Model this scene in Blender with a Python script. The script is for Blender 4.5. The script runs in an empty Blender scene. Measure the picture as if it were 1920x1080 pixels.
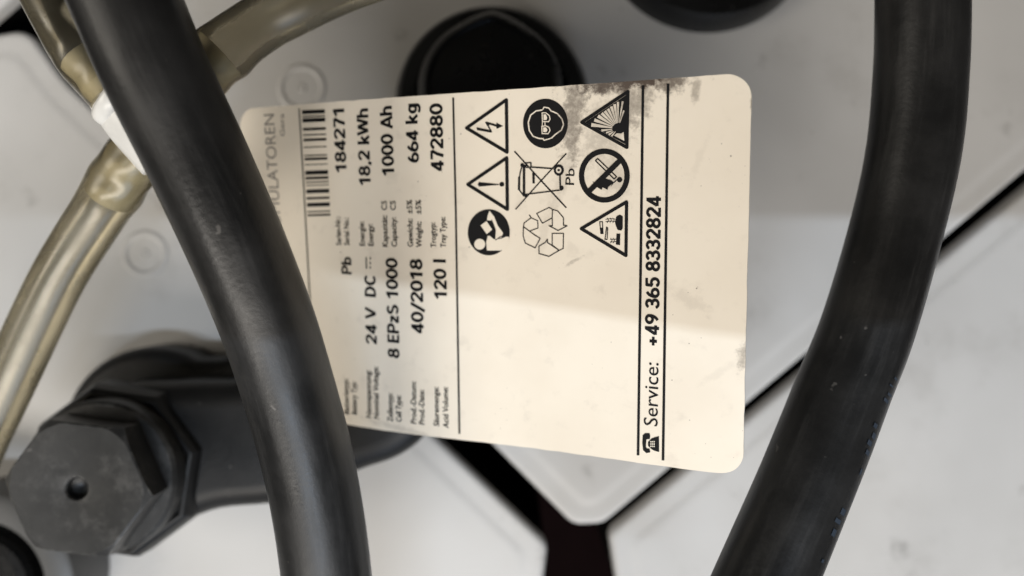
import bpy, bmesh, math, random
import numpy as np
from mathutils import Vector, Matrix, noise as mnoise

random.seed(7)
SC = bpy.context.scene
COL = SC.collection
MM = 0.001
FPX = 1450.0          # focal length in photograph pixels (1920 wide)
HCAM = 202.0          # camera height above the cell lids, mm

# ------------------------------------------------------------------ camera
cd = bpy.data.cameras.new('camera')
cam = bpy.data.objects.new('camera', cd)
COL.objects.link(cam)
cam.location = (0, 0, HCAM * MM)
cam.rotation_euler = (0, 0, 0)
cd.sensor_width = 36.0
cd.lens = 36.0 * FPX / 1920.0
cd.clip_start = 0.005
cd.clip_end = 20.0
cd.dof.use_dof = True
cd.dof.focus_distance = 0.132
cd.dof.aperture_fstop = 8.2
SC.camera = cam

# ------------------------------------------------------------------ light
w = bpy.data.worlds.new('World')
SC.world = w
w.use_nodes = True
bg = w.node_tree.nodes['Background']
bg.inputs['Color'].default_value = (1.0, 0.93, 0.84, 1)
bg.inputs['Strength'].default_value = 0.055


def area(name, loc, target, size, power, color, size_y=None):
    ld = bpy.data.lights.new(name, 'AREA')
    ld.energy = power
    ld.color = color
    ld.size = size
    if size_y:
        ld.shape = 'RECTANGLE'
        ld.size_y = size_y
    o = bpy.data.objects.new(name, ld)
    COL.objects.link(o)
    o.location = loc
    z = (Vector(loc) - Vector(target)).normalized()
    x = (Vector((1, 0, 0)) - z * z.x).normalized()
    y = z.cross(x)
    o.rotation_euler = Matrix((x, y, z)).transposed().to_euler()
    return o


# long thin tube lamp nearly overhead, a little towards the bottom of the picture
area('tube_lamp', (0.20, -0.70, 2.0), (0.0, 0.01, 0), 1.0, 15.5, (0.72, 0.84, 1.0), 0.025)
# added cool daylight fill from an unseen source, low at the bottom of the picture
area('cool_low_fill', (0.35, -1.05, 0.50), (0.06, -0.05, 0.0), 0.7, 3.0, (0.48, 0.68, 1.0), 0.5)
# broad row of lamps, half way up towards the bottom of the picture
area('lamp_row', (-0.05, -0.85, 0.85), (0, 0, 0.02), 1.3, 13.9, (1.0, 0.94, 0.86), 0.35)
# weaker fill added up on the left to brighten the shaded lids
area('side_fill', (-1.0, -0.05, 0.85), (0, 0, 0.02), 0.45, 4.8, (1.0, 0.93, 0.82), 0.6)

SC.view_settings.view_transform = 'Standard'
SC.view_settings.look = 'None'
SC.view_settings.exposure = 0.0
SC.view_settings.gamma = 1.0
SC.view_settings.use_curve_mapping = False
SC.cycles.max_bounces = 6
SC.cycles.transparent_max_bounces = 12


# ------------------------------------------------------------------ helpers
def P(px, py, d):
    """point seen at photo pixel (px,py), d mm in front of the lens -> world metres"""
    return Vector(((px - 960) / FPX * d, -(py - 540) / FPX * d, HCAM - d)) * MM


def Pz(px, py, z):
    return P(px, py, HCAM - z)


def link(name, me, mats, parent=None, smooth=False):
    o = bpy.data.objects.new(name, me)
    COL.objects.link(o)
    if not isinstance(mats, (list, tuple)):
        mats = [mats]
    for m in mats:
        me.materials.append(m)
    if parent is not None:
        o.parent = parent
    if smooth:
        me.polygons.foreach_set('use_smooth', [True] * len(me.polygons))
    return o


def bm_obj(name, bm, mats, parent=None, smooth=False):
    bmesh.ops.recalc_face_normals(bm, faces=bm.faces[:])
    me = bpy.data.meshes.new(name)
    bm.to_mesh(me)
    bm.free()
    return link(name, me, mats, parent, smooth)


def tag(o, label=None, cat=None, group=None, kind=None):
    if label: o['label'] = label
    if cat: o['category'] = cat
    if group: o['group'] = group
    if kind: o['kind'] = kind
    return o


def empty(name, loc):
    o = bpy.data.objects.new(name, None)
    COL.objects.link(o)
    o.location = loc
    o.empty_display_size = 0.01
    return o


def put(child, parent):
    """parent keeping the world place (parents are only translated / rotated at build)"""
    child.parent = parent
    child.matrix_parent_inverse = Matrix.Translation(parent.location).inverted()
    return child


def catmull(pts, n):
    pts = [np.array(p, float) for p in pts]
    pts = [2 * pts[0] - pts[1]] + pts + [2 * pts[-1] - pts[-2]]
    out = []
    for i in range(1, len(pts) - 2):
        p0, p1, p2, p3 = pts[i - 1], pts[i], pts[i + 1], pts[i + 2]
        for k in range(n):
            t = k / n
            out.append(0.5 * ((2 * p1) + (-p0 + p2) * t + (2 * p0 - 5 * p1 + 4 * p2 - p3) * t * t
                              + (-p0 + 3 * p1 - 3 * p2 + p3) * t ** 3))
    out.append(pts[-2])
    return [Vector(p) for p in out]


def sweep_bm(path, rad, seg=32, wob=0.0, cap=True):
    """tube along path; rad is a number or f(t, angle)"""
    bm = bmesh.new()
    uvl = bm.loops.layers.uv.new('UVMap')
    n = len(path)
    L = [0.0]
    for i in range(1, n):
        L.append(L[-1] + (path[i] - path[i - 1]).length)
    up = Vector((0, 0, 1))
    rings = []
    for i in range(n):
        t = (path[min(i + 1, n - 1)] - path[max(i - 1, 0)]).normalized()
        a = t.cross(up).normalized()
        b = a.cross(t).normalized()
        ring = []
        for k in range(seg):
            ang = 2 * math.pi * k / seg
            r = rad(L[i] / L[-1], ang) if callable(rad) else rad
            if wob:
                r *= 1 + wob * mnoise.noise(path[i] * 60 + Vector((math.cos(ang), math.sin(ang), 0)))
            ring.append(bm.verts.new(path[i] + a * (r * math.cos(ang)) + b * (r * math.sin(ang))))
        rings.append(ring)
    for i in range(n - 1):
        for k in range(seg):
            f = bm.faces.new((rings[i][k], rings[i][(k + 1) % seg], rings[i + 1][(k + 1) % seg], rings[i + 1][k]))
            for lp, (uu, vv) in zip(f.loops, ((k, i), (k + 1, i), (k + 1, i + 1), (k, i + 1))):
                lp[uvl].uv = (L[vv], uu / seg)
    if cap:
        bm.faces.new(list(reversed(rings[0])))
        bm.faces.new(rings[-1])
    return bm


def lathe_bm(profile, seg=64, rot=0.0):
    """profile list of (r, z) in mm about the z axis"""
    bm = bmesh.new()
    rings = []
    for r, z in profile:
        if r < 1e-6:
            rings.append([bm.verts.new((0, 0, z * MM))])
        else:
            rings.append([bm.verts.new((r * MM * math.cos(2 * math.pi * k / seg + rot),
                                        r * MM * math.sin(2 * math.pi * k / seg + rot), z * MM)) for k in range(seg)])
    for a, b in zip(rings[:-1], rings[1:]):
        for k in range(seg):
            k2 = (k + 1) % seg
            if len(a) == 1 and len(b) == 1: continue
            if len(a) == 1: bm.faces.new((a[0], b[k], b[k2]))
            elif len(b) == 1: bm.faces.new((a[k], a[k2], b[0]))
            else: bm.faces.new((a[k], a[k2], b[k2], b[k]))
    return bm


def round_poly(pts, r, n=8):
    """round the corners of a convex-ish polygon (list of (x,y)); r number or list"""
    out = []
    m = len(pts)
    for i in range(m):
        p = Vector(pts[i]).to_2d(); a = Vector(pts[i - 1]).to_2d(); b = Vector(pts[(i + 1) % m]).to_2d()
        rr = r[i] if isinstance(r, (list, tuple)) else r
        da = (a - p); db = (b - p)
        la, lb = da.length, db.length
        da.normalize(); db.normalize()
        c = min(rr, la * 0.48, lb * 0.48)
        p0 = p + da * c; p1 = p + db * c
        for k in range(n + 1):
            t = k / n
            q = p0 * (1 - t) ** 2 + p * 2 * t * (1 - t) + p1 * t * t
            out.append((q.x, q.y))
    return out


def slab_bm(outline, z0, z1, bev, steps=4):
    """extruded outline (mm) with a rounded top edge"""
    bm = bmesh.new()
    pts = [Vector(p).to_2d() for p in outline]
    area2 = sum(pts[i - 1].x * pts[i].y - pts[i].x * pts[i - 1].y for i in range(len(pts)))
    if area2 < 0: pts.reverse()
    m = len(pts)
    nrm = []
    for i in range(m):
        t = (pts[(i + 1) % m] - pts[i - 1])
        t.normalize()
        nrm.append(Vector((t.y, -t.x)))
    levels = [(0.0, z0)]
    for s in range(steps + 1):
        a = math.pi / 2 * s / steps
        levels.append((bev * (1 - math.cos(a)), z1 - bev + bev * math.sin(a)))
    rings = []
    for ins, z in levels:
        rings.append([bm.verts.new(((p.x - q.x * ins) * MM, (p.y - q.y * ins) * MM, z * MM)) for p, q in zip(pts, nrm)])
    for a, b in zip(rings[:-1], rings[1:]):
        for k in range(m):
            k2 = (k + 1) % m
            bm.faces.new((a[k], a[k2], b[k2], b[k]))
    bm.faces.new(rings[-1])
    return bm


def smooth_angle(o, deg=40):
    me = o.data
    me.polygons.foreach_set('use_smooth', [True] * len(me.polygons))
    bm = bmesh.new(); bm.from_mesh(me)
    for e in bm.edges:
        if len(e.link_faces) == 2 and e.calc_face_angle(0) > math.radians(deg):
            e.smooth = False
    bm.to_mesh(me); bm.free()
    return o


# ------------------------------------------------------------------ materials
class NT:
    def __init__(self, name):
        self.m = bpy.data.materials.new(name)
        self.m.use_nodes = True
        self.t = self.m.node_tree
        self.n = self.t.nodes
        self.b = self.n['Principled BSDF']

    def node(self, typ, **kw):
        x = self.n.new(typ)
        for k, v in kw.items():
            setattr(x, k, v)
        return x

    def lk(self, a, b):
        self.t.links.new(a, b)

    def noise(self, vec, scale, detail=4, rough=0.55):
        x = self.node('ShaderNodeTexNoise')
        x.inputs['Scale'].default_value = scale
        x.inputs['Detail'].default_value = detail
        x.inputs['Roughness'].default_value = rough
        if vec is not None: self.lk(vec, x.inputs['Vector'])
        return x.outputs['Fac']

    def ramp(self, fac, a, b, lo=0.0, hi=1.0):
        x = self.node('ShaderNodeMapRange', interpolation_type='SMOOTHSTEP')
        x.inputs['From Min'].default_value = a
        x.inputs['From Max'].default_value = b
        x.inputs['To Min'].default_value = lo
        x.inputs['To Max'].default_value = hi
        self.lk(fac, x.inputs['Value'])
        return x.outputs['Result']

    def math(self, op, a, b=None):
        x = self.node('ShaderNodeMath', operation=op)
        for i, v in enumerate((a, b)):
            if v is None: continue
            if isinstance(v, (int, float)): x.inputs[i].default_value = v
            else: self.lk(v, x.inputs[i])
        return x.outputs[0]

    def mix(self, fac, a, b):
        x = self.node('ShaderNodeMix', data_type='RGBA')
        for s, v in ((x.inputs[0], fac), (x.inputs[6], a), (x.inputs[7], b)):
            if isinstance(v, (int, float)): s.default_value = v
            elif isinstance(v, tuple): s.default_value = (*v, 1)
            else: self.lk(v, s)
        return x.outputs[2]

    def bump(self, h, strength, dist):
        x = self.node('ShaderNodeBump')
        x.inputs['Strength'].default_value = strength
        x.inputs['Distance'].default_value = dist
        self.lk(h, x.inputs['Height'])
        self.lk(x.outputs[0], self.b.inputs['Normal'])

    def geo(self):
        return self.node('ShaderNodeNewGeometry').outputs['Position']

    def set(self, **kw):
        for k, v in kw.items():
            s = self.b.inputs[k.replace('_', ' ')]
            if isinstance(v, tuple): s.default_value = (*v, 1)
            elif isinstance(v, (int, float)): s.default_value = v
            else: self.lk(v, s)
        return self.m


def mat_cell():
    k = NT('cell_lid_plastic'); g = k.geo()
    big = k.noise(g, 16, 3)
    sm = k.noise(g, 55, 5, 0.65)
    fine = k.noise(g, 1400, 2)
    c = k.mix(k.ramp(big, 0.35, 0.7), (0.57, 0.555, 0.53), (0.50, 0.485, 0.46))
    stain = k.noise(g, 26, 6, 0.7)
    c = k.mix(k.math('MULTIPLY', k.ramp(stain, 0.53, 0.74), 0.30), c, (0.30, 0.28, 0.25))
    c = k.mix(k.math('MULTIPLY', k.ramp(sm, 0.61, 0.75), 0.55), c, (0.17, 0.155, 0.14))
    vo = k.node('ShaderNodeTexVoronoi'); vo.inputs['Scale'].default_value = 230
    k.lk(g, vo.inputs['Vector'])
    c = k.mix(k.math('MULTIPLY', k.math('MULTIPLY', k.ramp(vo.outputs['Distance'], 0.09, 0.04), k.ramp(big, 0.5, 0.6)), 0.6), c, (0.10, 0.09, 0.08))
    mp = k.node('ShaderNodeMapping'); mp.inputs['Rotation'].default_value = (0, 0, 0.7); mp.inputs['Scale'].default_value = (40, 900, 40)
    k.lk(g, mp.inputs['Vector'])
    scr = k.noise(mp.outputs[0], 1.0, 3, 0.6)
    c = k.mix(k.math('MULTIPLY', k.ramp(scr, 0.66, 0.74), 0.28), c, (0.62, 0.60, 0.57))
    k.bump(fine, 0.12, 0.0003)
    return k.set(Base_Color=c, Roughness=k.ramp(big, 0.3, 0.7, 0.46, 0.6))


def mat_rubber(name, base, dust, r0, r1, spec=0.5, streak=False, wear=False):
    k = NT(name); g = k.geo()
    a = k.noise(g, 45, 5, 0.6)
    f = k.noise(g, 900, 3)
    sp = k.noise(g, 380, 2, 0.5)
    c = k.mix(k.ramp(a, 0.38, 0.75), base, dust)
    c = k.mix(k.math('MULTIPLY', k.ramp(sp, 0.73, 0.78), 0.5), c, (0.16, 0.15, 0.14))
    rough = k.ramp(a, 0.3, 0.75, r0, r1)
    if streak:      # scuffs drawn out along the cable
        mp = k.node('ShaderNodeMapping'); mp.inputs['Scale'].default_value = (32, 15, 1)
        k.lk(k.node('ShaderNodeUVMap').outputs[0], mp.inputs['Vector'])
        st = k.noise(mp.outputs[0], 1.0, 6, 0.68)
        c = k.mix(k.math('MULTIPLY', k.ramp(st, 0.50, 0.80), 0.38), c, (0.060, 0.058, 0.055))
        rough = k.math('ADD', rough, k.ramp(st, 0.35, 0.7, -0.05, 0.08))
        f = k.math('ADD', f, k.math('MULTIPLY', st, 0.6))
    if wear:        # moulded edges rubbed pale, grey dust on the faces
        bv = k.node('ShaderNodeBevel'); bv.inputs['Radius'].default_value = 0.0006
        dt = k.node('ShaderNodeVectorMath', operation='DOT_PRODUCT')
        k.lk(bv.outputs[0], dt.inputs[0]); k.lk(k.node('ShaderNodeNewGeometry').outputs['True Normal'], dt.inputs[1])
        ed = k.math('MULTIPLY', k.ramp(dt.outputs['Value'], 0.97, 0.86), k.ramp(k.noise(g, 320, 4, 0.7), 0.48, 0.62))
        c = k.mix(k.math('MULTIPLY', k.ramp(k.noise(g, 170, 6, 0.72), 0.46, 0.72), 0.45), c, (0.105, 0.10, 0.094))
        c = k.mix(k.math('MULTIPLY', ed, 0.8), c, (0.26, 0.25, 0.23))
    k.bump(f, 0.18, 0.0002)
    k.b.inputs['Specular IOR Level'].default_value = spec
    return k.set(Base_Color=c, Roughness=rough)


def mat_plain(name, col, rough, spec=0.5, bump=0.0):
    k = NT(name); g = k.geo()
    a = k.noise(g, 120, 4)
    c = k.mix(k.ramp(a, 0.3, 0.75), col, tuple(x * 0.82 for x in col))
    if bump: k.bump(k.noise(g, 700, 3), bump, 0.0002)
    m = k.set(Base_Color=c, Roughness=rough)
    k.b.inputs['Specular IOR Level'].default_value = spec
    return m


def mat_vinyl():
    """smoky clear vinyl hose: part clear so that the fitting inside shows through"""
    k = NT('smoky_vinyl'); g = k.geo()
    a = k.noise(g, 90, 4)
    c = k.mix(k.ramp(a, 0.3, 0.7), (0.06, 0.053, 0.036), (0.10, 0.09, 0.064))
    k.set(Base_Color=c, Roughness=0.5)
    k.b.inputs['Specular IOR Level'].default_value = 0.0
    k.bump(k.noise(g, 400, 3), 0.10, 0.0003)
    tr = k.node('ShaderNodeBsdfTransparent')
    tr.inputs['Color'].default_value = (0.84, 0.80, 0.69, 1)
    mx = k.node('ShaderNodeMixShader')
    mx.inputs[0].default_value = 0.66
    k.lk(k.b.outputs[0], mx.inputs[1])
    k.lk(tr.outputs[0], mx.inputs[2])
    gl = k.node('ShaderNodeBsdfGlossy')
    gl.inputs['Color'].default_value = (1, 0.98, 0.93, 1)
    k.lk(k.ramp(a, 0.3, 0.7, 0.22, 0.34), gl.inputs['Roughness'])
    fr = k.node('ShaderNodeFresnel'); fr.inputs['IOR'].default_value = 1.55
    m2 = k.node('ShaderNodeMixShader')
    k.lk(fr.outputs[0], m2.inputs[0])
    k.lk(mx.outputs[0], m2.inputs[1])
    k.lk(gl.outputs[0], m2.inputs[2])
    k.lk(m2.outputs[0], k.n['Material Output'].inputs['Surface'])
    return k.m


M = {
    'cell': mat_cell(),
    'cable': mat_rubber('black_cable_rubber', (0.010, 0.010, 0.010), (0.022, 0.0215, 0.021), 0.31, 0.46, 0.5, streak=True),
    'conn': mat_rubber('black_moulded_rubber', (0.008, 0.008, 0.008), (0.013, 0.0127, 0.0124), 0.36, 0.52, 0.3),
    'bolt': mat_rubber('dusty_black_plastic', (0.017, 0.017, 0.0165), (0.040, 0.039, 0.037), 0.34, 0.52, 0.35, wear=True),
    'plug': mat_rubber('glossy_black_plastic', (0.006, 0.006, 0.006), (0.011, 0.011, 0.011), 0.22, 0.36, 0.35),
    'plug_grey': mat_plain('dark_grey_plastic', (0.09, 0.087, 0.082), 0.4, bump=0.1),
    'white': mat_plain('white_fitting_plastic', (0.80, 0.79, 0.75), 0.3),
    'cream': mat_plain('cream_barb_plastic', (0.92, 0.87, 0.70), 0.4),
    'vinyl': mat_vinyl(),
    'case': mat_plain('black_cell_case', (0.004, 0.0035, 0.0035), 0.9, 0.05),
    'tray': mat_plain('black_tray_steel', (0.005, 0.002, 0.002), 0.95, 0.05),
    'print': mat_plain('black_print_ink', (0.007, 0.007, 0.008), 0.6, 0.15),
    'print_grey': mat_plain('grey_print_ink', (0.20, 0.185, 0.175), 0.6, 0.2),
    'cable_print': mat_plain('pale_blue_cable_print', (0.034, 0.046, 0.064), 0.5),
    'phone_slab': mat_plain('dark_phone_slab', (0.03, 0.03, 0.03), 0.5),
}

# ------------------------------------------------------------------ setting
bm = bmesh.new()
s = 0.45
vs = [bm.verts.new(p) for p in ((-s, -s, -0.075), (s, -s, -0.075), (s, s, -0.075), (-s, s, -0.075))]
bm.faces.new(vs)
tag(bm_obj('battery_tray', bm, M['tray']), kind='structure')

# unseen slab standing in for the phone, added above the lens to shadow the label
x0, x1, y0, y1, z0 = -78, 210, -57.6, 60, 212
o = bm_obj('phone_shadow_slab', slab_bm(round_poly([(x0, y0), (x1, y0), (x1, y1), (x0, y1)], 8), z0, z0 + 8, 2), M['phone_slab'])
tag(o, kind='structure')


# ------------------------------------------------------------------ battery cells
def offset_poly(pts, t):
    m = len(pts)
    out = []
    for i in range(m):
        a, p, b = (Vector(pts[k % m]).to_2d() for k in (i - 1, i, i + 1))
        d0 = (p - a).normalized(); d1 = (b - p).normalized()
        n0 = Vector((-d0.y, d0.x)); n1 = Vector((-d1.y, d1.x))
        k = 1 + n0.dot(n1)
        out.append(tuple(p + (n0 + n1) * (t / k)))
    return out


def lid_bm(pts, radii):
    """lid with rounded edge, a low ledge along the rim and a flat raised middle"""
    a2 = sum(pts[i - 1][0] * pts[i][1] - pts[i][0] * pts[i - 1][1] for i in range(len(pts)))
    if a2 < 0:
        pts = pts[::-1]; radii = radii[::-1]
    lev = [(0, -5)] + [(1.6 * (1 - math.cos(a)), -2.0 + 1.6 * math.sin(a)) for a in (0, 0.3, 0.6, 0.9, 1.2, 1.57)]
    lev += [(4.6, -0.4), (5.4, -0.34), (6.6, -0.06), (7.6, 0.0), (9.0, 0.0)]
    bm = bmesh.new()
    rings = [[bm.verts.new((x * MM, y * MM, z * MM)) for x, y in round_poly(offset_poly(pts, t), [r + 0.3 for r in radii], 8)] for t, z in lev]
    m = len(rings[0])
    for a, b in zip(rings[:-1], rings[1:]):
        for k in range(m):
            bm.faces.new((a[k], a[(k + 1) % m], b[(k + 1) % m], b[k]))
    top = rings[-1]
    cv = bm.verts.new((sum(v.co.x for v in top) / m, sum(v.co.y for v in top) / m, 0))
    for k in range(m):
        bm.faces.new((top[k], top[(k + 1) % m], cv))
    return bm


def cell(name, pts_px, radii, label):
    pts = [(v.x / MM, v.y / MM) for v in (Pz(x, y, 0) for x, y in pts_px)]
    ol = round_poly(pts, radii, 8)
    root = empty(name, Vector((sum(p[0] for p in pts) / len(pts) * MM, sum(p[1] for p in pts) / len(pts) * MM, -0.075)))
    lid = put(smooth_angle(bm_obj('lid', lid_bm(pts, radii), M['cell']), 50), root)
    for f in lid.data.polygons:
        if f.normal.z > 0.99: f.use_smooth = False
    cx, cy = sum(p[0] for p in ol) / len(ol), sum(p[1] for p in ol) / len(ol)
    inn = [(x - 0.5 * (x - cx) / math.hypot(x - cx, y - cy), y - 0.5 * (y - cy) / math.hypot(x - cx, y - cy)) for x, y in ol]
    put(bm_obj('case', slab_bm(inn, -75, -4, 0.3, 1), M['case']), root)
    tag(root, label, 'battery cell', 'cells of the battery')
    return root


cl_left = cell('battery_cell', [(1027, 1022), (1018, 1100), (860, 1330), (0, 1900), (-1000, 1000), (-80, 75), (48, 52), (118, 150), (820, 825)],
               [2, 2, 5, 5, 5, 3, 4, 3, 1], 'big grey battery cell lid at the left carrying the hex bolt')
cl_mid = cell('battery_cell', [(1075, 986), (1132, 984), (1550, 634), (2300, 5), (1700, -800), (700, -500), (100, 12), (930, 841)],
              [2, 2, 1, 5, 5, 5, 3, 1], 'grey battery cell lid behind the label carrying the round black plug')
cl_right = cell('battery_cell', [(1142, 1000), (1158, 1110), (1400, 1500), (2500, 1200), (2500, -120), (1560, 656)],
                [2, 3, 5, 5, 5, 1], 'clean grey battery cell lid at the lower right under the curved cable')
cl_far = cell('battery_cell', [(-5, 15), (-300, 262), (-500, -200), (40, -250), (45, -30)],
              [3, 5, 5, 3, 3], 'sliver of a grey battery cell lid in the top left corner')


def moulded_mark(parent, px, py, r):
    c = Pz(px, py, 0)
    o = smooth_angle(bm_obj('moulded_ring', lathe_bm([(r + 1.5, -0.2), (r + 0.7, 0.35), (r, 0.55), (r - 0.5, 0.3), (r - 1.3, -0.25),
                                                      (1.6, -0.2)][:5], 48), M['cell']), 60)
    o.location = c; put(o, parent)
    d = smooth_angle(bm_obj('moulded_dot', lathe_bm([(1.3, -0.2), (1.1, 0.25), (0.7, 0.3), (0.5, 0.05), (0, 0.05)], 24), M['cell']), 60)
    d.location = c; put(d, parent)


moulded_mark(cl_left, 272, 476, 5.2)
moulded_mark(cl_mid, 566, 165, 5.4)


# ------------------------------------------------------------------ vent plugs
def plug(px, py, zref, prof_base, prof_top, label, base_mat, lip=True):
    c = Pz(px, py, zref)
    root = empty('vent_plug', Vector((c.x, c.y, 0)))
    b = smooth_angle(bm_obj('base_ring', lathe_bm(prof_base, 72), base_mat, root), 35)
    t = bm_obj('lid', lathe_bm(prof_top, 72), M['plug'], root)
    if lip:
        for v in t.data.vertices:       # the flip lid runs out into a small thumb lip
            a = math.atan2(v.co.y, v.co.x)
            r = math.hypot(v.co.x, v.co.y)
            if r > 0.010:
                da = abs((a - math.radians(88) + math.pi) % (2 * math.pi) - math.pi)
                kx = 1 + 0.10 * max(0, 1 - da / 0.55) ** 1.5
                v.co.x *= kx; v.co.y *= kx
    smooth_angle(t, 28)
    tag(root, label, 'vent plug', 'vent plugs on the cell lids')
    return root


plug(922, 190, 7, [(25.5, -0.5), (25.3, 1.5), (24.0, 7.0), (23.0, 8.2), (19.5, 8.6), (18.5, 7.0), (18.2, 3.0), (0, 3.0)],
     [(17.6, 2.0), (17.3, 18.0), (16.9, 19.6), (15.4, 21.6), (14.9, 22.0), (14.3, 21.9), (13.9, 21.3), (0, 21.0)],
     'round black plug half hidden behind the top edge of the label', M['plug'])
plug(1338, -170, 7, [(29, -0.5), (28.8, 1.5), (27.6, 7.0), (26.8, 8.2), (22, 8.6), (20, 7.0), (20, 3.0), (0, 3.0)],
     [(19, 2.0), (18.6, 19.5), (17.6, 21.5), (16, 22), (0, 21.4)],
     'black round plug cut off by the top edge right of the label corner', M['plug'])
plug(-42, 1104, 16, [(23.5, -0.5), (23.5, 13), (22.9, 15.4), (21.5, 16.2), (16.6, 16.2), (15.9, 15), (15.6, 9.0), (0, 9.0)],
     [(13.6, 8.0), (13.4, 15.5), (12.6, 16.8), (10.5, 17.0), (9.5, 14.2), (0, 13.8)],
     'dark grey ringed plug in the bottom left corner below the hex bolt', M['plug_grey'], lip=False)

# ------------------------------------------------------------------ bolted connector
BX, BY = -89.0, -41.0
con = empty('cell_connector', Vector((BX * MM, BY * MM, 0)))
tag(con, 'black rubber covered connector strap running from the hex bolt to under the label', 'connector')


def circ(cx, cy, r, a0, a1, n):
    return [(cx + r * math.cos(math.radians(a0 + (a1 - a0) * k / n)), cy + r * math.sin(math.radians(a0 + (a1 - a0) * k / n)))
            for k in range(n + 1)]


# lower tier: wide insulating skirt with a round head at each end
ol = circ(-88.5, -36.5, 22, 60, 262, 28) + [(-80, -57.5), (-60, -46.5), (-46, -42)] + circ(-38, -23, 20, -100, 90, 20) + [(-55, -12), (-64, -15.5), (-72, -17.2)]
put(smooth_angle(bm_obj('insulating_skirt', slab_bm(ol, -0.3, 14, 3.5, 5), M['conn']), 45), con)
# upper tier: the arm
arm = [(-92, -54.5), (-78, -54.2), (-67.2, -50.9), (-54.4, -49.6), (-45, -46.4), (-35.6, -42.2), (-27, -39.2), (-21.4, -35.4), (-17.5, -30),
       (-15.5, -23), (-16.5, -15), (-21, -8), (-29, -4), (-38, -5), (-47, -12), (-56, -18.8), (-64, -21.2), (-78, -21.5), (-92, -22.5), (-101, -30), (-103, -40), (-100, -49)]
arm = [(p.x, p.y) for p in catmull([(a, b, 0) for a, b in arm + arm[:1]], 5)[:-1]]
put(smooth_angle(bm_obj('arm', slab_bm(arm, 12, 28, 6.0, 8), M['conn']), 60), con)
# faceted boss round the bolt seat
boss = lathe_bm([(20.6, 22), (20.2, 27.5), (19.4, 29.6), (18.4, 30.6), (17.6, 30.6), (17.3, 29.5), (0, 29.5)], 8, math.radians(14))
b_o = bm_obj('boss', boss, M['conn'])
md = b_o.modifiers.new('bevel', 'BEVEL'); md.width = 0.002; md.segments = 4
b_o.location = (BX * MM, BY * MM, 0); put(b_o, con)

bolt = empty('hex_bolt', Vector((BX * MM, BY * MM, 29.5 * MM)))
tag(bolt, 'dusty black plastic hex bolt with a small centre hole', 'bolt')
fl = smooth_angle(bm_obj('flange', lathe_bm([(0, 0.05), (16.6, 0.05), (16.9, 2.0), (16.7, 5.6), (16.0, 6.4), (12, 6.6), (0, 6.6)], 72), M['bolt'], bolt), 35)
hx = bmesh.new()
R = 15.3
HN = 120
levels = []
zt, zb = 14.6, 6.2
def hexr(a):
    a = (a + math.radians(7)) % math.radians(60) - math.radians(30)
    return R * math.cos(math.radians(30)) / math.cos(a)
ringz = [(zb, lambda a: hexr(a)), ('c', lambda a: hexr(a)), (zt - 0.25, lambda a: min(hexr(a), 14.0)), (zt, lambda a: min(hexr(a), 14.0) - 0.35),
         (zt, lambda a: 3.4), (zt - 0.15, lambda a: 2.5), (zt - 0.5, lambda a: 2.25), (zt - 2.2, lambda a: 2.1), (zt - 2.9, lambda a: 1.2), (zt - 3.1, lambda a: 0.02)]
rings = []
for z, fr in ringz:
    ring = []
    for k in range(HN):
        a = 2 * math.pi * k / HN - math.radians(7)
        r = fr(a)
        zz = z if z != 'c' else zt - 0.25 - max(0.0, (r - 14.0)) * 0.75
        ring.append(hx.verts.new((r * MM * math.cos(a), r * MM * math.sin(a), zz * MM)))
    rings.append(ring)
for a, b in zip(rings[:-1], rings[1:]):
    for k in range(HN):
        hx.faces.new((a[k], a[(k + 1) % HN], b[(k + 1) % HN], b[k]))
smooth_angle(bm_obj('head', hx, M['bolt'], bolt), 30)

# ------------------------------------------------------------------ heavy cables
def cable(name, pts, r, label):
    path = catmull([P(*p) for p in pts], 14)
    o = bm_obj(name, sweep_bm(path, r * MM, 48, 0.011), M['cable'], None, True)
    tag(o, label, 'cable', 'heavy black battery cables')
    return o, path


c1, p1 = cable('battery_cable', [(40, -420, 118), (130, -215, 117), (218, -41, 118), (288, 124, 120), (377, 310, 125), (465, 510, 131), (525, 674, 136),
                                 (582, 883, 140), (612, 1072, 142), (626, 1260, 145), (630, 1500, 148)], 8.05,
               'thick black rubber cable crossing over the left end of the label')
c2, p2 = cable('battery_cable', [(1715, -420, 146), (1728, -200, 144), (1729, 0, 143), (1725, 140, 143), (1711, 285, 143), (1677, 438, 143), (1624, 618, 141), (1578, 735, 139),
                                 (1509, 908, 135), (1423, 1110, 131), (1345, 1290, 129), (1250, 1500, 128)], 8.0,
               'thick black rubber cable curving down the right side of the label')
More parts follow.
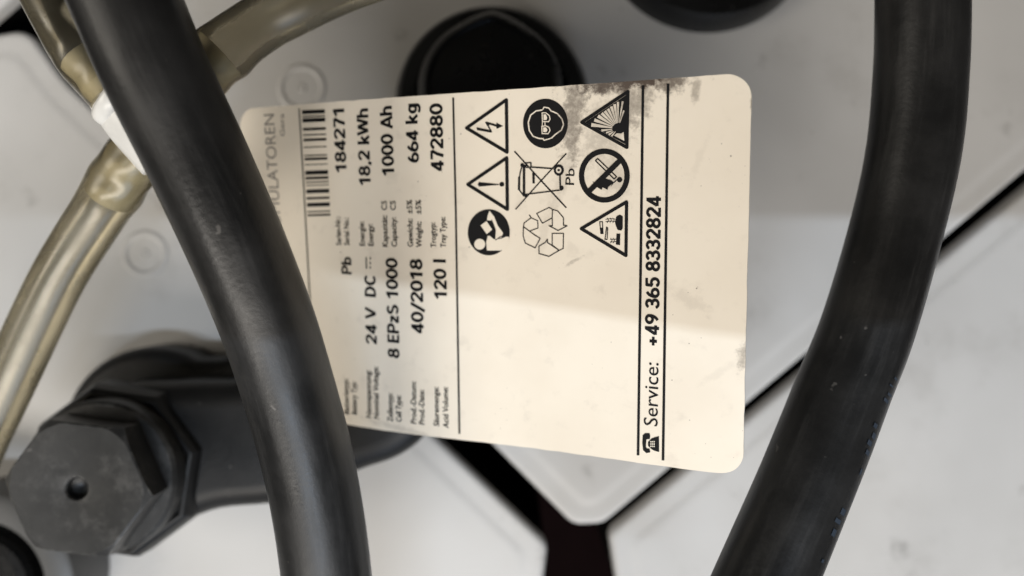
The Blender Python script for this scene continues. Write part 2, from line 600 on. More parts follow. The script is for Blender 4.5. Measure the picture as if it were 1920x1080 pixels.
# faint stamped marks along the outer side of the right cable
bm = bmesh.new()
Lacc = 0
marks = []
seg_pts = [q for q in p2]
def on_cable(path, sfrac, ang, r):
    i = min(int(sfrac * (len(path) - 1)), len(path) - 2); t = sfrac * (len(path) - 1) - i
    c = path[i].lerp(path[i + 1], t)
    tg = (path[i + 1] - path[i]).normalized()
    side = tg.cross(Vector((0, 0, 1))).normalized()
    upv = side.cross(tg).normalized()
    return c + (side * math.cos(ang) + upv * math.sin(ang)) * r
rs = random.Random(3)
sgn = 1 if on_cable(p2, 0.6, 0.0, 0.008).x > p2[int(0.6 * (len(p2) - 1))].x else -1
for sf in [0.60, 0.613, 0.624, 0.632, 0.660, 0.668, 0.676, 0.684, 0.70, 0.735, 0.744, 0.752, 0.775, 0.79, 0.80]:
    a0 = rs.uniform(0.80, 0.95); a1 = a0 + rs.uniform(0.08, 0.22); ds = rs.uniform(0.002, 0.0055)
    aa = [(sf, a0), (sf + ds, a0), (sf + ds, a1), (sf, a1)]
    q = []
    for s_, a_ in aa:
        an = a_ if sgn > 0 else math.pi - a_
        q.append(bm.verts.new(on_cable(p2, s_, an, 0.00812)))
    bm.faces.new(q)
bm_obj('stamped_print', bm, M['cable_print'], c2)

# ------------------------------------------------------------------ water hoses and the tee
TUBE_R = 5.2


def hose(pts, label, bulge_at_start, ext=0.0):
    path = catmull([P(*p) for p in pts], 14)
    tot = sum((path[i + 1] - path[i]).length for i in range(len(path) - 1)) / MM

    def rad(t, a):
        s = t * tot
        r = TUBE_R
        # the end is stretched over the barbs of the fitting
        r += 0.25 * math.exp(-((s - 3.2) / 2.1) ** 2) + 0.45 * math.exp(-((s - 9.0) / 3.2) ** 2)
        r += 0.14 * math.sin(3 * a + s * 0.9) * math.exp(-((s - 7) / 6.0) ** 2)
        return r * MM
    o = bm_obj('water_hose', sweep_bm(path, rad, 40, 0.012), M['vinyl'], None, True)
    tag(o, label, 'hose', 'clear water filling hoses')
    return o, path, tot


h_low, hp_low, _ = hose([(262, 282, 147), (240, 312, 148), (192, 388, 151), (121, 499, 155), (73, 593, 158), (20, 708, 161), (-45, 850, 164), (-110, 1000, 166)],
                        'smoky clear hose running down the left edge from the white tee', True)
h_up, hp_up, _ = hose([(222, 176, 140), (196, 144, 139.5), (155, 92, 139), (112, 22, 139), (62, -80, 140), (10, -200, 142)],
                      'smoky clear hose rising to the top left corner from the white tee', True)
h_rt, hp_rt, _ = hose([(352, 158, 142), (380, 132, 143), (425, 92, 144), (494, 42, 146), (560, 8, 147), (640, -28, 149), (760, -70, 150), (900, -110, 152)],
                      'smoky clear hose leaving the white tee to the right at the top edge', True)

hub = P(285, 222, 142)
tee = empty('hose_tee', hub)
tag(tee, 'white plastic tee fitting joining three clear hoses under the cable', 'hose fitting')


def barb(path, name):
    """cream barbed stem inside the hose end"""
    q = [hub] + path[:26]
    tot = sum((q[i + 1] - q[i]).length for i in range(len(q) - 1))
    lead = (q[1] - q[0]).length / MM
    out = []
    acc = 0
    lim = (lead + 14.5) * MM
    for i in range(len(q)):
        if i: acc += (q[i] - q[i - 1]).length
        if acc > lim: break
        out.append(q[i])
    out = catmull([tuple(p) for p in out], 3)
    L = sum((out[i + 1] - out[i]).length for i in range(len(out) - 1)) / MM

    def rad(t, a):
        s = t * L - lead
        r = 4.6
        for c in (3.2, 9.0):
            if -2.6 < s - c < 2.2:
                r = max(r, 4.6 + 0.45 * max(0, 1 - abs(s - c - 0.2) / 2.3))
        return r * MM
    return put(bm_obj(name, sweep_bm(out, rad, 36), M['cream'], None, True), tee)


for hp in (hp_low, hp_up, hp_rt):
    barb(hp, 'barbed_stem')
# hub body and collars
bod = catmull([tuple(P(216, 170, 140.5)), tuple(P(250, 208, 141.5)), tuple(P(285, 250, 142.5)), tuple(P(318, 302, 143.5))], 8)
put(bm_obj('body', sweep_bm(bod, lambda t, a: (5.3 + 1.0 * math.sin(math.pi * t)) * MM, 40), M['white'], None, True), tee)
for a, b, r in ((hp_up[0], hub, 6.4), (hp_rt[0], hub, 6.4)):
    d = (b - a).normalized()
    q = [a - d * 0.001 + d * (0.0032 * k / 6) for k in range(7)]
    put(bm_obj('collar', sweep_bm(q, lambda t, an, r=r: (r - 0.5 * abs(2 * t - 1) ** 3) * MM, 40), M['white'], None, True), tee)

# ------------------------------------------------------------------ the label
LW, LH = 105.0, 66.4
Q = np.array([[437, 204], [1410, 136], [1393, 892], [477, 775]], float) - [960, 540]
S4 = np.array([[0, 0], [LW, 0], [LW, LH], [0, LH]], float)
A = []
for (x, y), (u, v) in zip(S4, Q):
    A.append([x, y, 1, 0, 0, 0, -u * x, -u * y, -u]); A.append([0, 0, 0, x, y, 1, -v * x, -v * y, -v])
HM = np.linalg.svd(np.array(A))[2][-1].reshape(3, 3)
HI = np.linalg.inv(HM)
G = np.diag([1 / FPX, 1 / FPX, 1]) @ HM
lam = (np.linalg.norm(G[:, 0]) + np.linalg.norm(G[:, 1])) / 2 * np.sign(G[2, 2])
T0 = G[:, 2] / lam
R1 = G[:, 0] / lam; R2 = G[:, 1] / lam
N0 = np.cross(R1, R2); N0 /= np.linalg.norm(N0)      # away from the lens (camera z forward)


def LAB(px, py):
    q = HI @ np.array([px - 960, py - 540, 1.0])
    return float(q[0] / q[2]), float(q[1] / q[2])


def lab3(u, v, off):
    """label coordinates (mm) -> world; off mm towards the viewer; gentle curl at the left end"""
    sag = 0.0
    if u < 34: sag += 1.6 * ((34 - u) / 34) ** 2
    sag += 0.35 * math.sin(u * 0.11 + 0.4) * (0.4 + 0.6 * v / LH)
    sag += 0.5 * math.exp(-((u - 21) / 6.0) ** 2) * (v / LH) ** 2
    c = T0 + R1 * u + R2 * v + N0 * (sag - off)
    return Vector((c[0], -c[1], HCAM - c[2])) * MM


def label_material():
    k = NT('cream_label_stock')
    uv = k.node('ShaderNodeUVMap').outputs[0]       # u,v in mm
    mott = k.noise(uv, 0.05, 4)
    base = k.mix(k.ramp(mott, 0.3, 0.75), (0.84, 0.765, 0.645), (0.79, 0.71, 0.59))
    n1 = k.noise(uv, 0.55, 6, 0.7)
    n2 = k.noise(uv, 0.22, 4, 0.6)
    n3 = k.noise(uv, 1.3, 5, 0.7)
    total = None

    def smudge(px, py, half_px, wid_px, ang, amt, lo, hi):
        nonlocal total
        u, v = LAB(px, py)
        mp = k.node('ShaderNodeMapping', vector_type='TEXTURE')
        mp.inputs['Location'].default_value = (u, v, 0)
        mp.inputs['Rotation'].default_value = (0, 0, math.radians(ang))
        mp.inputs['Scale'].default_value = (half_px * 0.092, wid_px * 0.092, 1)
        k.lk(uv, mp.inputs['Vector'])
        ln = k.node('ShaderNodeVectorMath', operation='LENGTH')
        k.lk(mp.outputs[0], ln.inputs[0])
        dist = k.math('ADD', ln.outputs['Value'], k.math('MULTIPLY', k.math('SUBTRACT', n1, 0.5), 2.4))
        m = k.ramp(dist, 1.0, 0.25)
        m = k.math('MULTIPLY', m, k.ramp(n3, lo - 0.1, hi, 0.6, 1.0))
        m = k.math('MULTIPLY', m, amt)
        total = m if total is None else k.math('MAXIMUM', total, m)
    smudge(1165, 150, 140, 36, -3, 0.97, 0.28, 0.5)
    smudge(1195, 150, 120, 26, -3, 1.0, 0.2, 0.45)
    smudge(1255, 152, 50, 26, -3, 0.85, 0.30, 0.55)
    smudge(1074, 215, 125, 34, 95, 0.75, 0.25, 0.7)
    smudge(1190, 190, 80, 45, 120, 0.65, 0.3, 0.7)
    smudge(1140, 240, 110, 60, 120, 0.36, 0.25, 0.75)
    smudge(1055, 330, 110, 22, 110, 0.22, 0.3, 0.7)
    smudge(1020, 430, 80, 16, 105, 0.14, 0.3, 0.7)
    smudge(1150, 330, 60, 40, 60, 0.28, 0.3, 0.7)
    smudge(1305, 172, 32, 12, 100, 0.50, 0.3, 0.65)
    smudge(1412, 190, 22, 6, 90, 0.9, 0.3, 0.5)
    smudge(1394, 668, 40, 14, 100, 0.55, 0.4, 0.65)
    smudge(1345, 700, 60, 10, 145, 0.09, 0.3, 0.7)
    smudge(1075, 490, 26, 5, 150, 0.4, 0.4, 0.6)
    smudge(1290, 560, 60, 20, 30, 0.14, 0.3, 0.7)
    smudge(1310, 300, 60, 10, 110, 0.08, 0.3, 0.7)
    smudge(760, 805, 150, 10, 7, 0.22, 0.3, 0.6)
    # fine specks of dirt
    vo = k.node('ShaderNodeTexVoronoi'); vo.inputs['Scale'].default_value = 0.33
    k.lk(uv, vo.inputs['Vector'])
    sp = k.math('MULTIPLY', k.ramp(vo.outputs['Distance'], 0.065, 0.03), k.ramp(n2, 0.52, 0.58))
    vo2 = k.node('ShaderNodeTexVoronoi'); vo2.inputs['Scale'].default_value = 0.8
    k.lk(uv, vo2.inputs['Vector'])
    sp2 = k.math('MULTIPLY', k.ramp(vo2.outputs['Distance'], 0.10, 0.04), k.ramp(k.noise(uv, 0.09, 3), 0.56, 0.66))
    total = k.math('MAXIMUM', total, k.math('MULTIPLY', sp, 0.75))
    total = k.math('MAXIMUM', total, k.math('MULTIPLY', sp2, 0.55))
    faint = k.math('MULTIPLY', k.ramp(n2, 0.56, 0.74), 0.10)
    total = k.math('MAXIMUM', total, faint)
    c = k.mix(total, base, (0.055, 0.034, 0.022))
    k.bump(k.noise(uv, 3.0, 3), 0.05, 0.0001)
    return k.set(Base_Color=c, Roughness=0.42)


M['label'] = label_material()
M['label_edge'] = mat_plain('label_edge_white', (0.82, 0.78, 0.70), 0.5)

M['label_back'] = mat_plain('grey_label_back', (0.10, 0.098, 0.095), 0.6)

label = empty('battery_label', lab3(0, LH / 2, 0))
tag(label, 'cream battery rating plate with black print, barcode and hazard symbols, smudged along the top', 'label')
CR = 4.0


def plate():
    bm = bmesh.new()
    uvl = bm.loops.layers.uv.new('UVMap')
    us = [CR * (1 - math.cos(math.pi / 2 * k / 10)) for k in range(11)]
    us = us + list(np.linspace(CR, LW - CR, 64)[1:-1]) + [LW - x for x in reversed(us)]
    NV = 36
    fr, bk = [], []
    for u in us:
        if u < CR: e = CR - math.sqrt(max(0, CR * CR - (CR - u) ** 2))
        elif u > LW - CR: e = CR - math.sqrt(max(0, CR * CR - (u - LW + CR) ** 2))
        else: e = 0
        vv = [e + (LH - 2 * e) * j / NV for j in range(NV + 1)]
        def nick(u, v):      # slightly worn cut edge
            return 0.10 * mnoise.noise(Vector((u * 0.35, v * 0.35, 3)))
        fr.append([(bm.verts.new(lab3(u + nick(u, v), v + nick(v, u), 0)), u, v) for v in vv])
        bk.append([(bm.verts.new(lab3(u + nick(u, v), v + nick(v, u), -0.7)), u, v) for v in vv])

    def quad(a, b, c, d, mi):
        if len({a[0], b[0], c[0], d[0]}) < 4: return
        f = bm.faces.new((a[0], b[0], c[0], d[0])); f.material_index = mi; f.smooth = (mi == 0)
        for lp, q in zip(f.loops, (a, b, c, d)): lp[uvl].uv = (q[1], q[2])
    n = len(us)
    for i in range(n - 1):
        for j in range(NV):
            quad(fr[i][j], fr[i][j + 1], fr[i + 1][j + 1], fr[i + 1][j], 0)
            quad(bk[i][j], bk[i + 1][j], bk[i + 1][j + 1], bk[i][j + 1], 2)
        quad(fr[i][0], fr[i + 1][0], bk[i + 1][0], bk[i][0], 1)
        quad(fr[i][NV], bk[i][NV], bk[i + 1][NV], fr[i + 1][NV], 1)
    for j in range(NV):
        quad(fr[0][j], bk[0][j], bk[0][j + 1], fr[0][j + 1], 1)
        quad(fr[-1][j], fr[-1][j + 1], bk[-1][j + 1], bk[-1][j], 1)
    me = bpy.data.meshes.new('plate'); bm.to_mesh(me); bm.free()
    return put(smooth_angle(link('plate', me, [M['label'], M['label_edge'], M['label_back']]), 30), label)


plate()
INK = 0.07


def ink_obj(name, polys, mat=None, over=None):
    """polys: list of outlines in photo pixels printed black; over: outlines knocked back to the label colour"""
    bm = bmesh.new()
    uvl = bm.loops.layers.uv.new('UVMap')
    for mi, group in enumerate((polys, over or [])):
        for lev, poly in enumerate(group):
            off = INK + (0.06 if mi else 0.0)
            if isinstance(poly, tuple): off += poly[0]; poly = poly[1]
            pts = [LAB(*p) for p in poly]
            vs = [bm.verts.new(lab3(u, v, off)) for u, v in pts]
            try: f = bm.faces.new(vs)
            except ValueError: continue
            f.material_index = mi
            for lp, q in zip(f.loops, pts): lp[uvl].uv = q
    bmesh.ops.triangulate(bm, faces=bm.faces[:], ngon_method='EAR_CLIP')
    # all faces look at the viewer
    nv = Vector((-N0[0], N0[1], N0[2]))
    for f in bm.faces:
        f.normal_update()
        if f.normal.dot(nv) < 0: f.normal_flip()
    me = bpy.data.meshes.new(name); bm.to_mesh(me); bm.free()
    return put(link(name, me, [mat or M['print'], M['label']]), label)


def stroke(pts, w, closed=False):
    """list of quads/segments for a polyline of width w px, with round-ish joints"""
    out = []
    n = len(pts)
    for i in range(n if closed else n - 1):
        a = Vector(pts[i]); b = Vector(pts[(i + 1) % n])
        d = (b - a)
        if d.length < 1e-6: continue
        L = d.length; d.normalize()
        m = max(1, int(L / 60))
        nn = Vector((-d.y, d.x)) * (w / 2)
        for k in range(m):
            p = a + d * (L * k / m); q = a + d * (L * (k + 1) / m)
            out.append([tuple(p + nn), tuple(q + nn), tuple(q - nn), tuple(p - nn)])
        if i > 0 or closed:
            out.append((0.012 + 0.0, disc(a.x, a.y, w / 2 * 0.98, 8)))
    # small alternating lift so that crossing pieces never share a plane
    res = []
    for i, s in enumerate(out):
        if isinstance(s, tuple): res.append((s[0] + 0.003 * (i % 3), s[1]))
        else: res.append((0.004 * (i % 3), s))
    return res


def disc(cx, cy, r, n=32, ry=None):
    ry = ry or r
    return [(cx + r * math.cos(2 * math.pi * k / n), cy + ry * math.sin(2 * math.pi * k / n)) for k in range(n)]


# --- lettering -------------------------------------------------------------
_ref = {}


def text_mesh(s, offset):
    cu = bpy.data.curves.new('t', 'FONT')
    cu.body = s; cu.size = 1.0; cu.resolution_u = 3; cu.offset = offset
    ob = bpy.data.objects.new('t', cu); COL.objects.link(ob)
    dg = bpy.context.evaluated_depsgraph_get()
    ev = ob.evaluated_get(dg); me = ev.to_mesh()
    V = [(v.co.x, v.co.y) for v in me.vertices]
    F = [tuple(p.vertices) for p in me.polygons]
    ev.to_mesh_clear()
    bpy.data.objects.remove(ob); bpy.data.curves.remove(cu)
    return V, F


def text(s, top, bot, cap_px, bold=0.0, mat=None, name='printed_text'):
    """reads upwards in the picture: starts at bot, ends at top (photo pixels on the baseline)"""
    if bold not in _ref:
        V, _ = text_mesh('H', bold); _ref[bold] = (min(y for _, y in V), max(y for _, y in V))
    y0, y1 = _ref[bold]
    V, F = text_mesh(s, bold)
    x0 = min(x for x, _ in V); x1 = max(x for x, _ in V)
    Sx = np.array(LAB(*bot)); Ex = np.array(LAB(*top))
    d = Ex - Sx; L = np.linalg.norm(d); d /= L
    n = np.array([d[1], -d[0]])
    mx, my = (top[0] + bot[0]) / 2, (top[1] + bot[1]) / 2
    cap = np.linalg.norm(np.array(LAB(mx, my)) - np.array(LAB(mx - cap_px, my)))
    sx, sy = L / (x1 - x0), cap / (y1 - y0)
    verts = []
    for x, y in V:
        q = Sx + d * (x - x0) * sx + n * (y - y0) * sy
        verts.append(lab3(q[0], q[1], INK))
    me = bpy.data.meshes.new(name)
    me.from_pydata([tuple(v) for v in verts], [], F)
    me.update()
    return put(link(name, me, mat or M['print']), label)




def el(cx, cy, rx, ry, a0, a1, n=None):
    n = n or max(6, int(abs(a1 - a0) / 15))
    return [(cx + rx * math.cos(math.radians(a0 + (a1 - a0) * k / n)), cy + ry * math.sin(math.radians(a0 + (a1 - a0) * k / n))) for k in range(n + 1)]


# centre lines of a plain grotesque: glyph -> (advance, strokes); cap height 1
GL = {
    '0': (.66, [el(.33, .5, .225, .42, 0, 360)]),
    '1': (.60, [[(.08, .70), (.30, .88), (.345, .93)], [(.35, 0), (.35, 1)]]),
    '2': (.64, [el(.315, .70, .215, .215, 175, -28) + [(.30, .33), (.09, .085)], [(.05, .083), (.58, .083)]]),
    '3': (.64, [el(.30, .715, .20, .20, 160, -85), [(.21, .515), (.33, .515)], el(.31, .295, .225, .215, 85, -165)]),
    '4': (.66, [[(.44, 0), (.44, 1)], [(.42, .93), (.09, .275)], [(.04, .245), (.62, .245)]]),
    '5': (.64, [[(.56, .915), (.15, .915), (.125, .52)] , el(.31, .335, .22, .255, 140, -155)]),
    '6': (.65, [el(.33, .31, .22, .225, 0, 360), el(.52, .33, .41, .60, 180, 112)]),
    '7': (.62, [[(.05, .915), (.54, .915)], [(.54, .90), (.36, .50), (.24, 0)]]),
    '8': (.65, [el(.325, .725, .185, .195, 0, 360), el(.325, .29, .22, .21, 0, 360)]),
    '9': (.65, [el(.32, .69, .22, .225, 0, 360), el(.13, .67, .41, .60, 0, -68)]),
    ',': (.30, [[(.15, .14), (.15, .04), (.09, -.13)]]), '.': (.28, [[(.14, .0), (.14, .16)]]),
    '/': (.52, [[(.04, -.12), (.46, 1.0)]]), '+': (.70, [[(.07, .40), (.61, .40)], [(.34, .14), (.34, .66)]]), ' ': (.32, []),
    'k': (.60, [[(.12, 0), (.12, 1)], [(.14, .26), (.48, .68)], [(.26, .40), (.52, 0)]]),
    'W': (1.0, [[(.05, 1), (.26, .06)], [(.26, .06), (.49, .94)], [(.49, .94), (.72, .06)], [(.72, .06), (.93, 1)]]),
    'h': (.62, [[(.12, 0), (.12, 1)], el(.31, .40, .19, .23, 170, 0) + [(.50, 0)]]),
    'A': (.74, [[(.05, 0), (.36, .96)], [(.36, .96), (.68, 0)], [(.16, .26), (.57, .26)]]),
    'g': (.62, [el(.30, .36, .19, .27, 0, 360), [(.51, .69), (.51, -.02)], el(.30, -.03, .21, .18, 0, -150)]),
    'P': (.66, [[(.12, 0), (.12, 1)], [(.12, .915), (.34, .915)] + el(.36, .68, .20, .235, 85, -85) + [(.12, .445)]]),
    'b': (.63, [[(.12, 0), (.12, 1)], el(.32, .335, .195, .26, 0, 360)]),
    'V': (.70, [[(.05, 1), (.34, .05)], [(.34, .05), (.64, 1)]]),
    'D': (.72, [[(.12, 0), (.12, 1)], [(.12, .915), (.28, .915)] + el(.30, .5, .29, .415, 85, -85) + [(.12, .085)]]),
    'C': (.70, [el(.37, .5, .26, .42, 42, 318)]),
    'E': (.60, [[(.12, 0), (.12, 1)], [(.12, .917), (.54, .917)], [(.12, .51), (.50, .51)], [(.12, .083), (.55, .083)]]),
    'z': (.54, [[(.06, .62), (.47, .62)], [(.44, .58), (.09, .12)], [(.05, .083), (.49, .083)]]),
    'S': (.66, [el(.33, .715, .205, .20, 35, 235) + el(.33, .285, .22, .20, 60, -150)]),
    'l': (.28, [[(.14, 0), (.14, 1)]]),
}


def bold(s, top, bot, cap_px, wt=0.188):
    """bold value lettering: stroked glyphs, read upwards like text()"""
    x = 0; polys = []
    for ch in s:
        adv, strokes = GL[ch]
        for st in strokes:
            polys.append([(x + a, b) for a, b in st])
        x += adv
    allx = [p[0] for st in polys for p in st]
    x0, x1 = min(allx) - wt / 2, max(allx) + wt / 2
    Sx = np.array(LAB(*bot)); Ex = np.array(LAB(*top))
    d = Ex - Sx; L = np.linalg.norm(d); d /= L
    n = np.array([d[1], -d[0]])
    mx, my = (top[0] + bot[0]) / 2, (top[1] + bot[1]) / 2
    cap = np.linalg.norm(np.array(LAB(mx, my)) - np.array(LAB(mx - cap_px, my)))
    sx = L / (x1 - x0)
    verts, faces = [], []

    def add(pts, off):
        i = len(verts)
        for a, b in pts:
            q = Sx + d * (a - x0) * sx + n * b * cap
            verts.append(tuple(lab3(q[0], q[1], off)))
        faces.append(tuple(range(i, i + len(pts))))
    k = 0
    for st in polys:
        for a, b in zip(st[:-1], st[1:]):
            a = Vector(a); b = Vector(b); t = (b - a)
            if t.length < 1e-6: continue
            t.normalize(); nn = Vector((-t.y, t.x)) * wt / 2
            add([tuple(a + nn), tuple(a - nn), tuple(b - nn), tuple(b + nn)], INK + 0.003 * (k % 4)); k += 1
        for p in st[1:-1]:
            add(disc(p[0], p[1], wt / 2, 10), INK + 0.014 + 0.003 * (k % 3)); k += 1
    me = bpy.data.meshes.new('printed_text')
    me.from_pydata(verts, [], faces); me.update()
    return put(link('printed_text', me, M['print']), label)


for s, top, bot, cap in (
        ('184271', (645.6, 204), (650.4, 325), 21.5), ('18,2 kWh', (691, 203), (696.4, 349), 22), ('1000 Ah', (735.7, 198.6), (741, 330.7), 23),
        ('664 kg', (782.5, 194), (787, 305), 22.5), ('472880', (830, 193.5), (832.8, 323.5), 24), ('Pb', (658.6, 482), (659.3, 515), 19.5),
        ('24 V  DC', (705.5, 516.5), (708, 647.7), 21), ('8 EPzS 1000', (746.6, 484), (751, 672), 22), ('40/2018', (793, 485.7), (796, 628), 23),
        ('120 l', (836.7, 486.7), (839, 562.7), 23.5), ('+49 365 8332824', (1240, 365), (1236, 651), 27)):
    bold(s, top, bot, cap)
for s, top, bot in (
        ('Serien-Nr.:', (637.5, 406), (639.8, 460)), ('Serial No.:', (654, 408), (655.6, 460)), ('Energie:', (683.5, 415), (685.5, 461)), ('Energy:', (700, 420), (702, 461)),
        ('Kapazität:  C5', (726.5, 376.6), (728.8, 462.7)), ('Capacity:   C5', (743, 376.6), (746, 462.7)),
        ('Gewicht:  ±5%', (774, 375), (776, 462.7)), ('Weight:   ±5%', (790.5, 375), (792, 464)),
        ('Trogtyp:', (817, 417), (819, 464)), ('Tray Type:', (835.6, 406.8), (837, 464)),
        ('Batterietyp:', (651.8, 711), (653, 778.5)), ('Battery Typ:', (667.9, 716), (669, 778.5)),
        ('Nennspannung:', (696.3, 694), (697.7, 783.6)), ('Nominal Voltage:', (710.7, 687), (712.4, 785)),
        ('Zellentyp:', (738, 736.7), (738.8, 790.5)), ('Cell Type:', (754, 740.8), (755, 790.5)),
        ('Prod.-Datum:', (782, 715), (782.6, 794)), ('Prod.-Date:', (797, 730.5), (798, 795.6)),
        ('Säuremenge:', (823.7, 725.4), (824.7, 799)), ('Acid Volume:', (840.8, 725.4), (842.5, 802.5))):
    text(s, top, bot, 10.4, 0.016)
text('Service:', (1235.6, 680.3), (1233.7, 799), 26, 0.002)
text('AKKUMULATOREN', (508, 213), (525, 487), 20, -0.004, M['print_grey'])
text('Gera', (528, 213), (529.5, 255), 9, 0.0, M['print_grey'])
text('Pb', (1077, 316), (1076, 347), 16.5, 0.004)

# --- rules, barcode, direct-current sign -------------------------------------
ink_obj('rule_line', stroke([(558, 203), (566, 340), (573, 480), (580, 620)], 2.4))
ink_obj('rule_line', stroke([(850, 183), (855, 390), (862, 813)], 3.6))
ink_obj('rule_line', stroke([(1206, 160), (1203, 400), (1197, 853)], 5))
ink_obj('rule_line', stroke([(1253, 157), (1250, 400), (1244, 862)], 5))
bars = []
for yc, th in ((68, 25), (97, 8), (122, 26), (180, 17), (218, 8), (250, 17), (298, 7), (352, 8), (375, 17), (412, 6), (465, 27), (500, 18),
               (527, 8), (547, 6), (587, 25), (632, 15), (675, 25), (720, 8), (743, 13)):
    f = (yc - 60) / 690.0
    xa = 560 + (13 + 35 * f) / 3.483; xb = 560 + (168 + 36 * f) / 3.483
    ya = 190 + yc / 3.483
    h = th / 3.483 / 2
    bars.append([(xa, ya - h + 0.8), (xb, ya - h - 0.8), (xb, ya + h - 0.8), (xa, ya + h + 0.8)])
ink_obj('barcode', bars)
ink_obj('direct_current_sign', stroke([(687.6, 482), (688.2, 503.5)], 2.4) +
        [q for a in (482, 490.5, 499) for q in stroke([(695.4, a), (695.5, a + 4.6)], 2.4)])


# --- pictograms (drawn in crop coordinates, origin 860,170, scale 3.376) ------
def C(pts):
    return [(860 + x / 3.376, 170 + y / 3.376) for x, y in pts]


def CS(pts, w, closed=False):
    return stroke(C(pts), w / 3.376, closed)


def triangle(name, a, b, c, extra, over=None, wid=21):
    return ink_obj(name, CS([a, b, c], wid, True) + extra, None, over)


def lift(polys, h):
    return [(h + (p[0] if isinstance(p, tuple) else 0), p[1] if isinstance(p, tuple) else p) for p in polys]


# electricity
bolt_p = C([(113, 232), (188, 247), (196, 250), (166, 200), (176, 196), (238, 214), (238, 202), (280, 224), (240, 242), (236, 228), (196, 216), (190, 220), (212, 262), (202, 266), (116, 250)])
triangle('warning_triangle', (50, 237), (301, 58), (305, 390), [bolt_p])
# general warning
triangle('warning_triangle', (58, 594), (303, 425), (307, 752),
         [C([(128, 578), (142, 580), (255, 592), (255, 597), (142, 606), (128, 608), (120, 593)])] + [(0.004, C(disc(272, 593, 15, 20)))])
# explosion
rays = []
src = (1010, 240)
for ang, r0, r1, w0, w1 in ((172, 60, 195, 6, 15), (160, 60, 160, 5, 13), (148, 55, 150, 5, 14), (137, 55, 150, 4, 12), (127, 55, 155, 4, 12),
                            (117, 55, 160, 4, 11), (107, 55, 170, 4, 12), (98, 55, 180, 4, 12), (90, 60, 185, 3, 9), (80, 60, 175, 3, 8),
                            (72, 60, 120, 3, 7), (187, 60, 130, 4, 9), (200, 60, 100, 4, 8), (214, 55, 95, 4, 9), (230, 40, 75, 4, 7)):
    a = math.radians(ang)
    dx, dy = math.cos(a), -math.sin(a)
    nx, ny = -dy * 0.8, dx * 0.8
    # keep the ray inside the triangle
    def inside(x, y):
        return (y > 195 - (x - 800) * 0.66 + 14) and (y < 205 + (x - 800) * 0.575 - 12) and x < 1052
    while r1 > r0 + 8 and not inside(src[0] + dx * r1, src[1] + dy * r1): r1 -= 4
    if r1 <= r0 + 8: continue
    r0 *= 0.62; w0 *= 0.7
    rays.append(C([(src[0] + dx * r0 + nx * w0, src[1] + dy * r0 + ny * w0), (src[0] + dx * r1 + nx * w1, src[1] + dy * r1 + ny * w1),
                   (src[0] + dx * r1 - nx * w1, src[1] + dy * r1 - ny * w1), (src[0] + dx * r0 - nx * w0, src[1] + dy * r0 - ny * w0)]))
low = C([(1046, 262), (1050, 318), (985, 284), (1003, 270), (1030, 272)])
triangle('warning_triangle', (778, 200), (1072, 6), (1066, 360), lift([C([(800, 200), (1062, 28), (1058, 340)])], -0.012), rays + [low])
# corrosive
tri = []
tri += lift([C([(990, 830), (1000, 795), (1020, 785), (1040, 795), (1040, 870), (1030, 886), (1008, 882), (998, 862), (994, 850)])], 0)
tri += lift([C([(1000, 905), (1024, 905), (1022, 978), (996, 974)])], 0)
tri += CS([(893, 830), (900, 905), (914, 905), (910, 830)], 6, True) + [(0.01, C([(897, 868), (912, 868), (914, 905), (900, 905)]))]
tri += CS([(936, 865), (944, 868), (940, 942), (926, 942), (932, 905)], 6, True)
for yy in (815, 830):
    tri += CS([(930, yy), (960, yy - 4), (992, yy - 2)], 4)
for yy in (942, 958):
    tri += CS([(960, yy), (978, yy), (998, yy - 2)], 4)
for xx in (940, 958, 976):
    tri += CS([(xx, 806), (xx + 9, 820), (xx, 838)], 3)
for xx in (962, 978):
    tri += CS([(xx, 932), (xx + 9, 948), (xx, 966)], 3)
triangle('warning_triangle', (775, 874), (1064, 704), (1060, 1044), tri, None, 21)
# read the instructions
over = [C(disc(134, 972, 34, 28)),
        C([(178, 922), (196, 918), (222, 940), (268, 938), (300, 924), (318, 926), (314, 960), (290, 1005), (262, 1012), (182, 1012), (172, 990)]),
        (0.01, C([(232, 940), (236, 880), (205, 800), (206, 785), (222, 792), (248, 856), (280, 900), (272, 930)])),
        (0.02, C([(136, 852), (178, 822), (216, 880), (178, 912)])),
        (0.014, C([(180, 820), (184, 790), (196, 760), (222, 795), (206, 822)]))]
dark = [C(disc(190, 897, 132, 56, 146))]
o = ink_obj('instruction_disc', dark, None, over)
ink_obj('instruction_lines', lift(CS([(136, 852), (178, 822), (216, 880), (178, 912)], 5, True) + CS([(178, 912), (222, 885), (226, 868)], 4) +
                                  CS([(232, 946), (262, 926), (282, 920)], 6) + CS([(176, 1000), (172, 960), (182, 922)], 5), 0.1))
# eye protection
over = []
face = [(530, 122), (490, 128), (455, 155), (440, 200), (446, 250), (470, 288), (505, 302), (532, 304)]
face2 = [(590, 130), (625, 145), (655, 180), (664, 215), (650, 250), (610, 278), (588, 300)]
over += CS(face, 8) + CS(face2, 8)
over += CS([(532, 120), (540, 104), (570, 110), (588, 132)], 7) + CS([(532, 300), (540, 314), (572, 305), (590, 298)], 7)
over += CS([(528, 140), (552, 140), (574, 158), (578, 180), (570, 196), (530, 196)], 6, True)
over += CS([(526, 226), (550, 222), (572, 232), (578, 252), (566, 272), (528, 272)], 6, True)
over += [(0.0, C([(537, 150), (552, 150), (560, 170), (556, 186), (537, 186)])), (0.0, C([(535, 232), (552, 232), (562, 248), (556, 262), (535, 262)]))]
over += CS([(530, 196), (528, 226)], 5) + CS([(546, 198), (546, 222)], 5)
ink_obj('eye_protection_disc', [C(disc(548, 208, 142, 56, 157))], None, over)
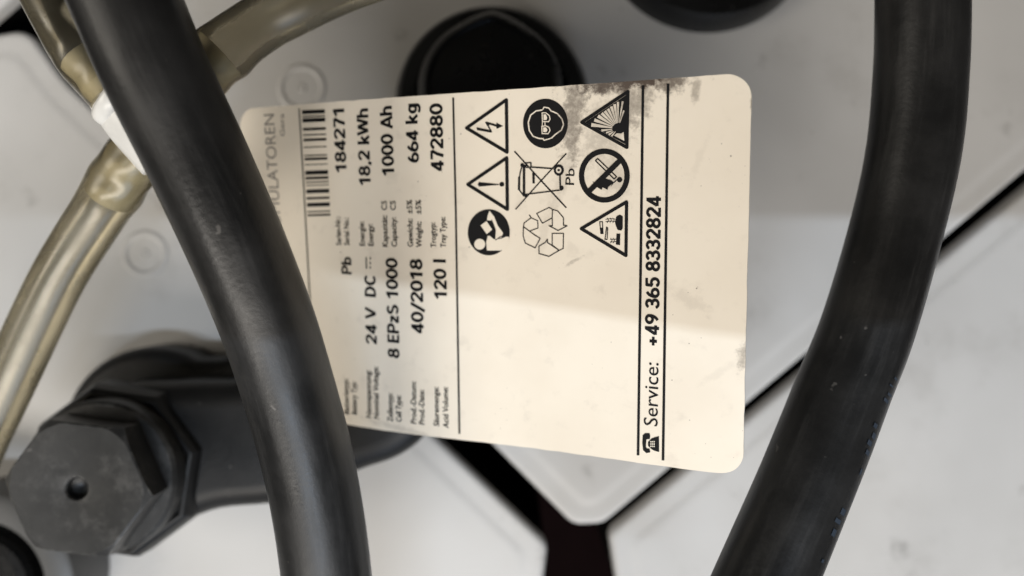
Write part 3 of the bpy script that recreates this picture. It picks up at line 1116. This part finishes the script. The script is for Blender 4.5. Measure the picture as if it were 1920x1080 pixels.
# crossed out bin
binp = CS([(352, 384), (520, 570), (680, 742)], 9) + CS([(680, 398), (520, 570), (358, 752)], 8)
binp += lift(CS([(412, 470), (412, 662)], 16), 0.02) + lift(CS([(382, 545), (380, 630)], 14), 0.02)
binp += lift(CS([(402, 468), (388, 520), (380, 580), (384, 630), (412, 670)], 8), 0.03)
binp += lift(CS([(456, 484), (600, 494)], 9), 0.03) + lift(CS([(640, 530), (642, 618)], 10), 0.03) + lift(CS([(655, 628), (432, 656)], 8), 0.03)
binp += lift([C([(464, 520), (480, 520), (480, 588), (466, 588)])], 0.02)
binp += lift([C(disc(633, 503, 32, 28, 36))], 0.035)
binp += lift(CS([(424, 458), (456, 456), (456, 486), (424, 486)], 8, True), 0.04) + lift([C(disc(424, 664, 12, 14)), C(disc(650, 616, 14, 14)), C(disc(402, 472, 13, 14))], 0.045)
ink_obj('crossed_out_bin', binp, None, [(0.02, C(disc(633, 503, 17, 22, 19)))])
ink_obj('bin_wheel_hub', [(0.11, C(disc(633, 503, 8, 16)))])
# recycling arrows
rec = CS([(492, 778), (570, 740), (592, 752), (590, 806), (528, 840)], 6, True)
rec += lift(CS([(592, 752), (625, 762), (662, 805), (662, 852), (686, 856), (628, 886), (570, 856), (592, 856), (590, 806)], 6), 0.02)
rec += CS([(444, 786), (458, 806), (498, 824), (500, 870), (446, 890), (408, 862), (412, 838), (456, 806)], 6)
rec += lift(CS([(408, 862), (406, 920), (420, 966), (482, 996), (514, 936), (480, 915), (408, 862)], 6), 0.02)
rec += CS([(590, 904), (662, 904), (660, 1000), (634, 1012), (590, 978)], 6, True)
rec += lift(CS([(634, 1012), (570, 1050), (506, 1032), (506, 985), (546, 962), (560, 940), (560, 962), (634, 1012)], 6), 0.02)
ink_obj('recycling_arrows', rec)
# no open flame
ring = []
NS = 72
for k in range(NS):
    a, b = 2 * math.pi * k / NS, 2 * math.pi * (k + 1) / NS
    cx, cy = 922, 538
    ring.append(C([(cx + 162 * math.cos(a), cy + 171 * math.sin(a)), (cx + 162 * math.cos(b), cy + 171 * math.sin(b)),
                   (cx + 128 * math.cos(b), cy + 137 * math.sin(b)), (cx + 128 * math.cos(a), cy + 137 * math.sin(a))]))
nf = ring + lift(CS([(822, 640), (1024, 440)], 34), 0.02)
nf += lift(CS([(866, 444), (880, 430), (1000, 545), (985, 560)], 7, True), 0.03)
nf += lift([C(disc(1020, 564, 17, 18))], 0.04)
nf += lift([C([(846, 574), (868, 588), (872, 566), (890, 575), (906, 545), (925, 556), (962, 566), (985, 582), (962, 610), (972, 590), (946, 612), (944, 628), (912, 612), (905, 628), (872, 608)])], 0.05)
nf += lift(CS([(985, 582), (1000, 566), (1016, 562)], 6), 0.06)
ink_obj('no_flame_sign', nf)
# telephone
def D(pts):
    return [(1180 + x / 2.571, 480 + y / 2.571) for x, y in pts]
ink_obj('telephone_sign', [D([(66, 862), (78, 852), (100, 852), (103, 868), (100, 880), (84, 882), (82, 918), (86, 925), (100, 926), (103, 944), (84, 948), (68, 934), (64, 900)]),
                           (0.01, D([(92, 894), (108, 878), (122, 872), (145, 866), (146, 942), (122, 936), (108, 928), (92, 912)]))],
        None, [(0.01, D(disc(x, y, 3.4, 10))) for x in (106, 114, 122) for y in (892, 903, 914)])
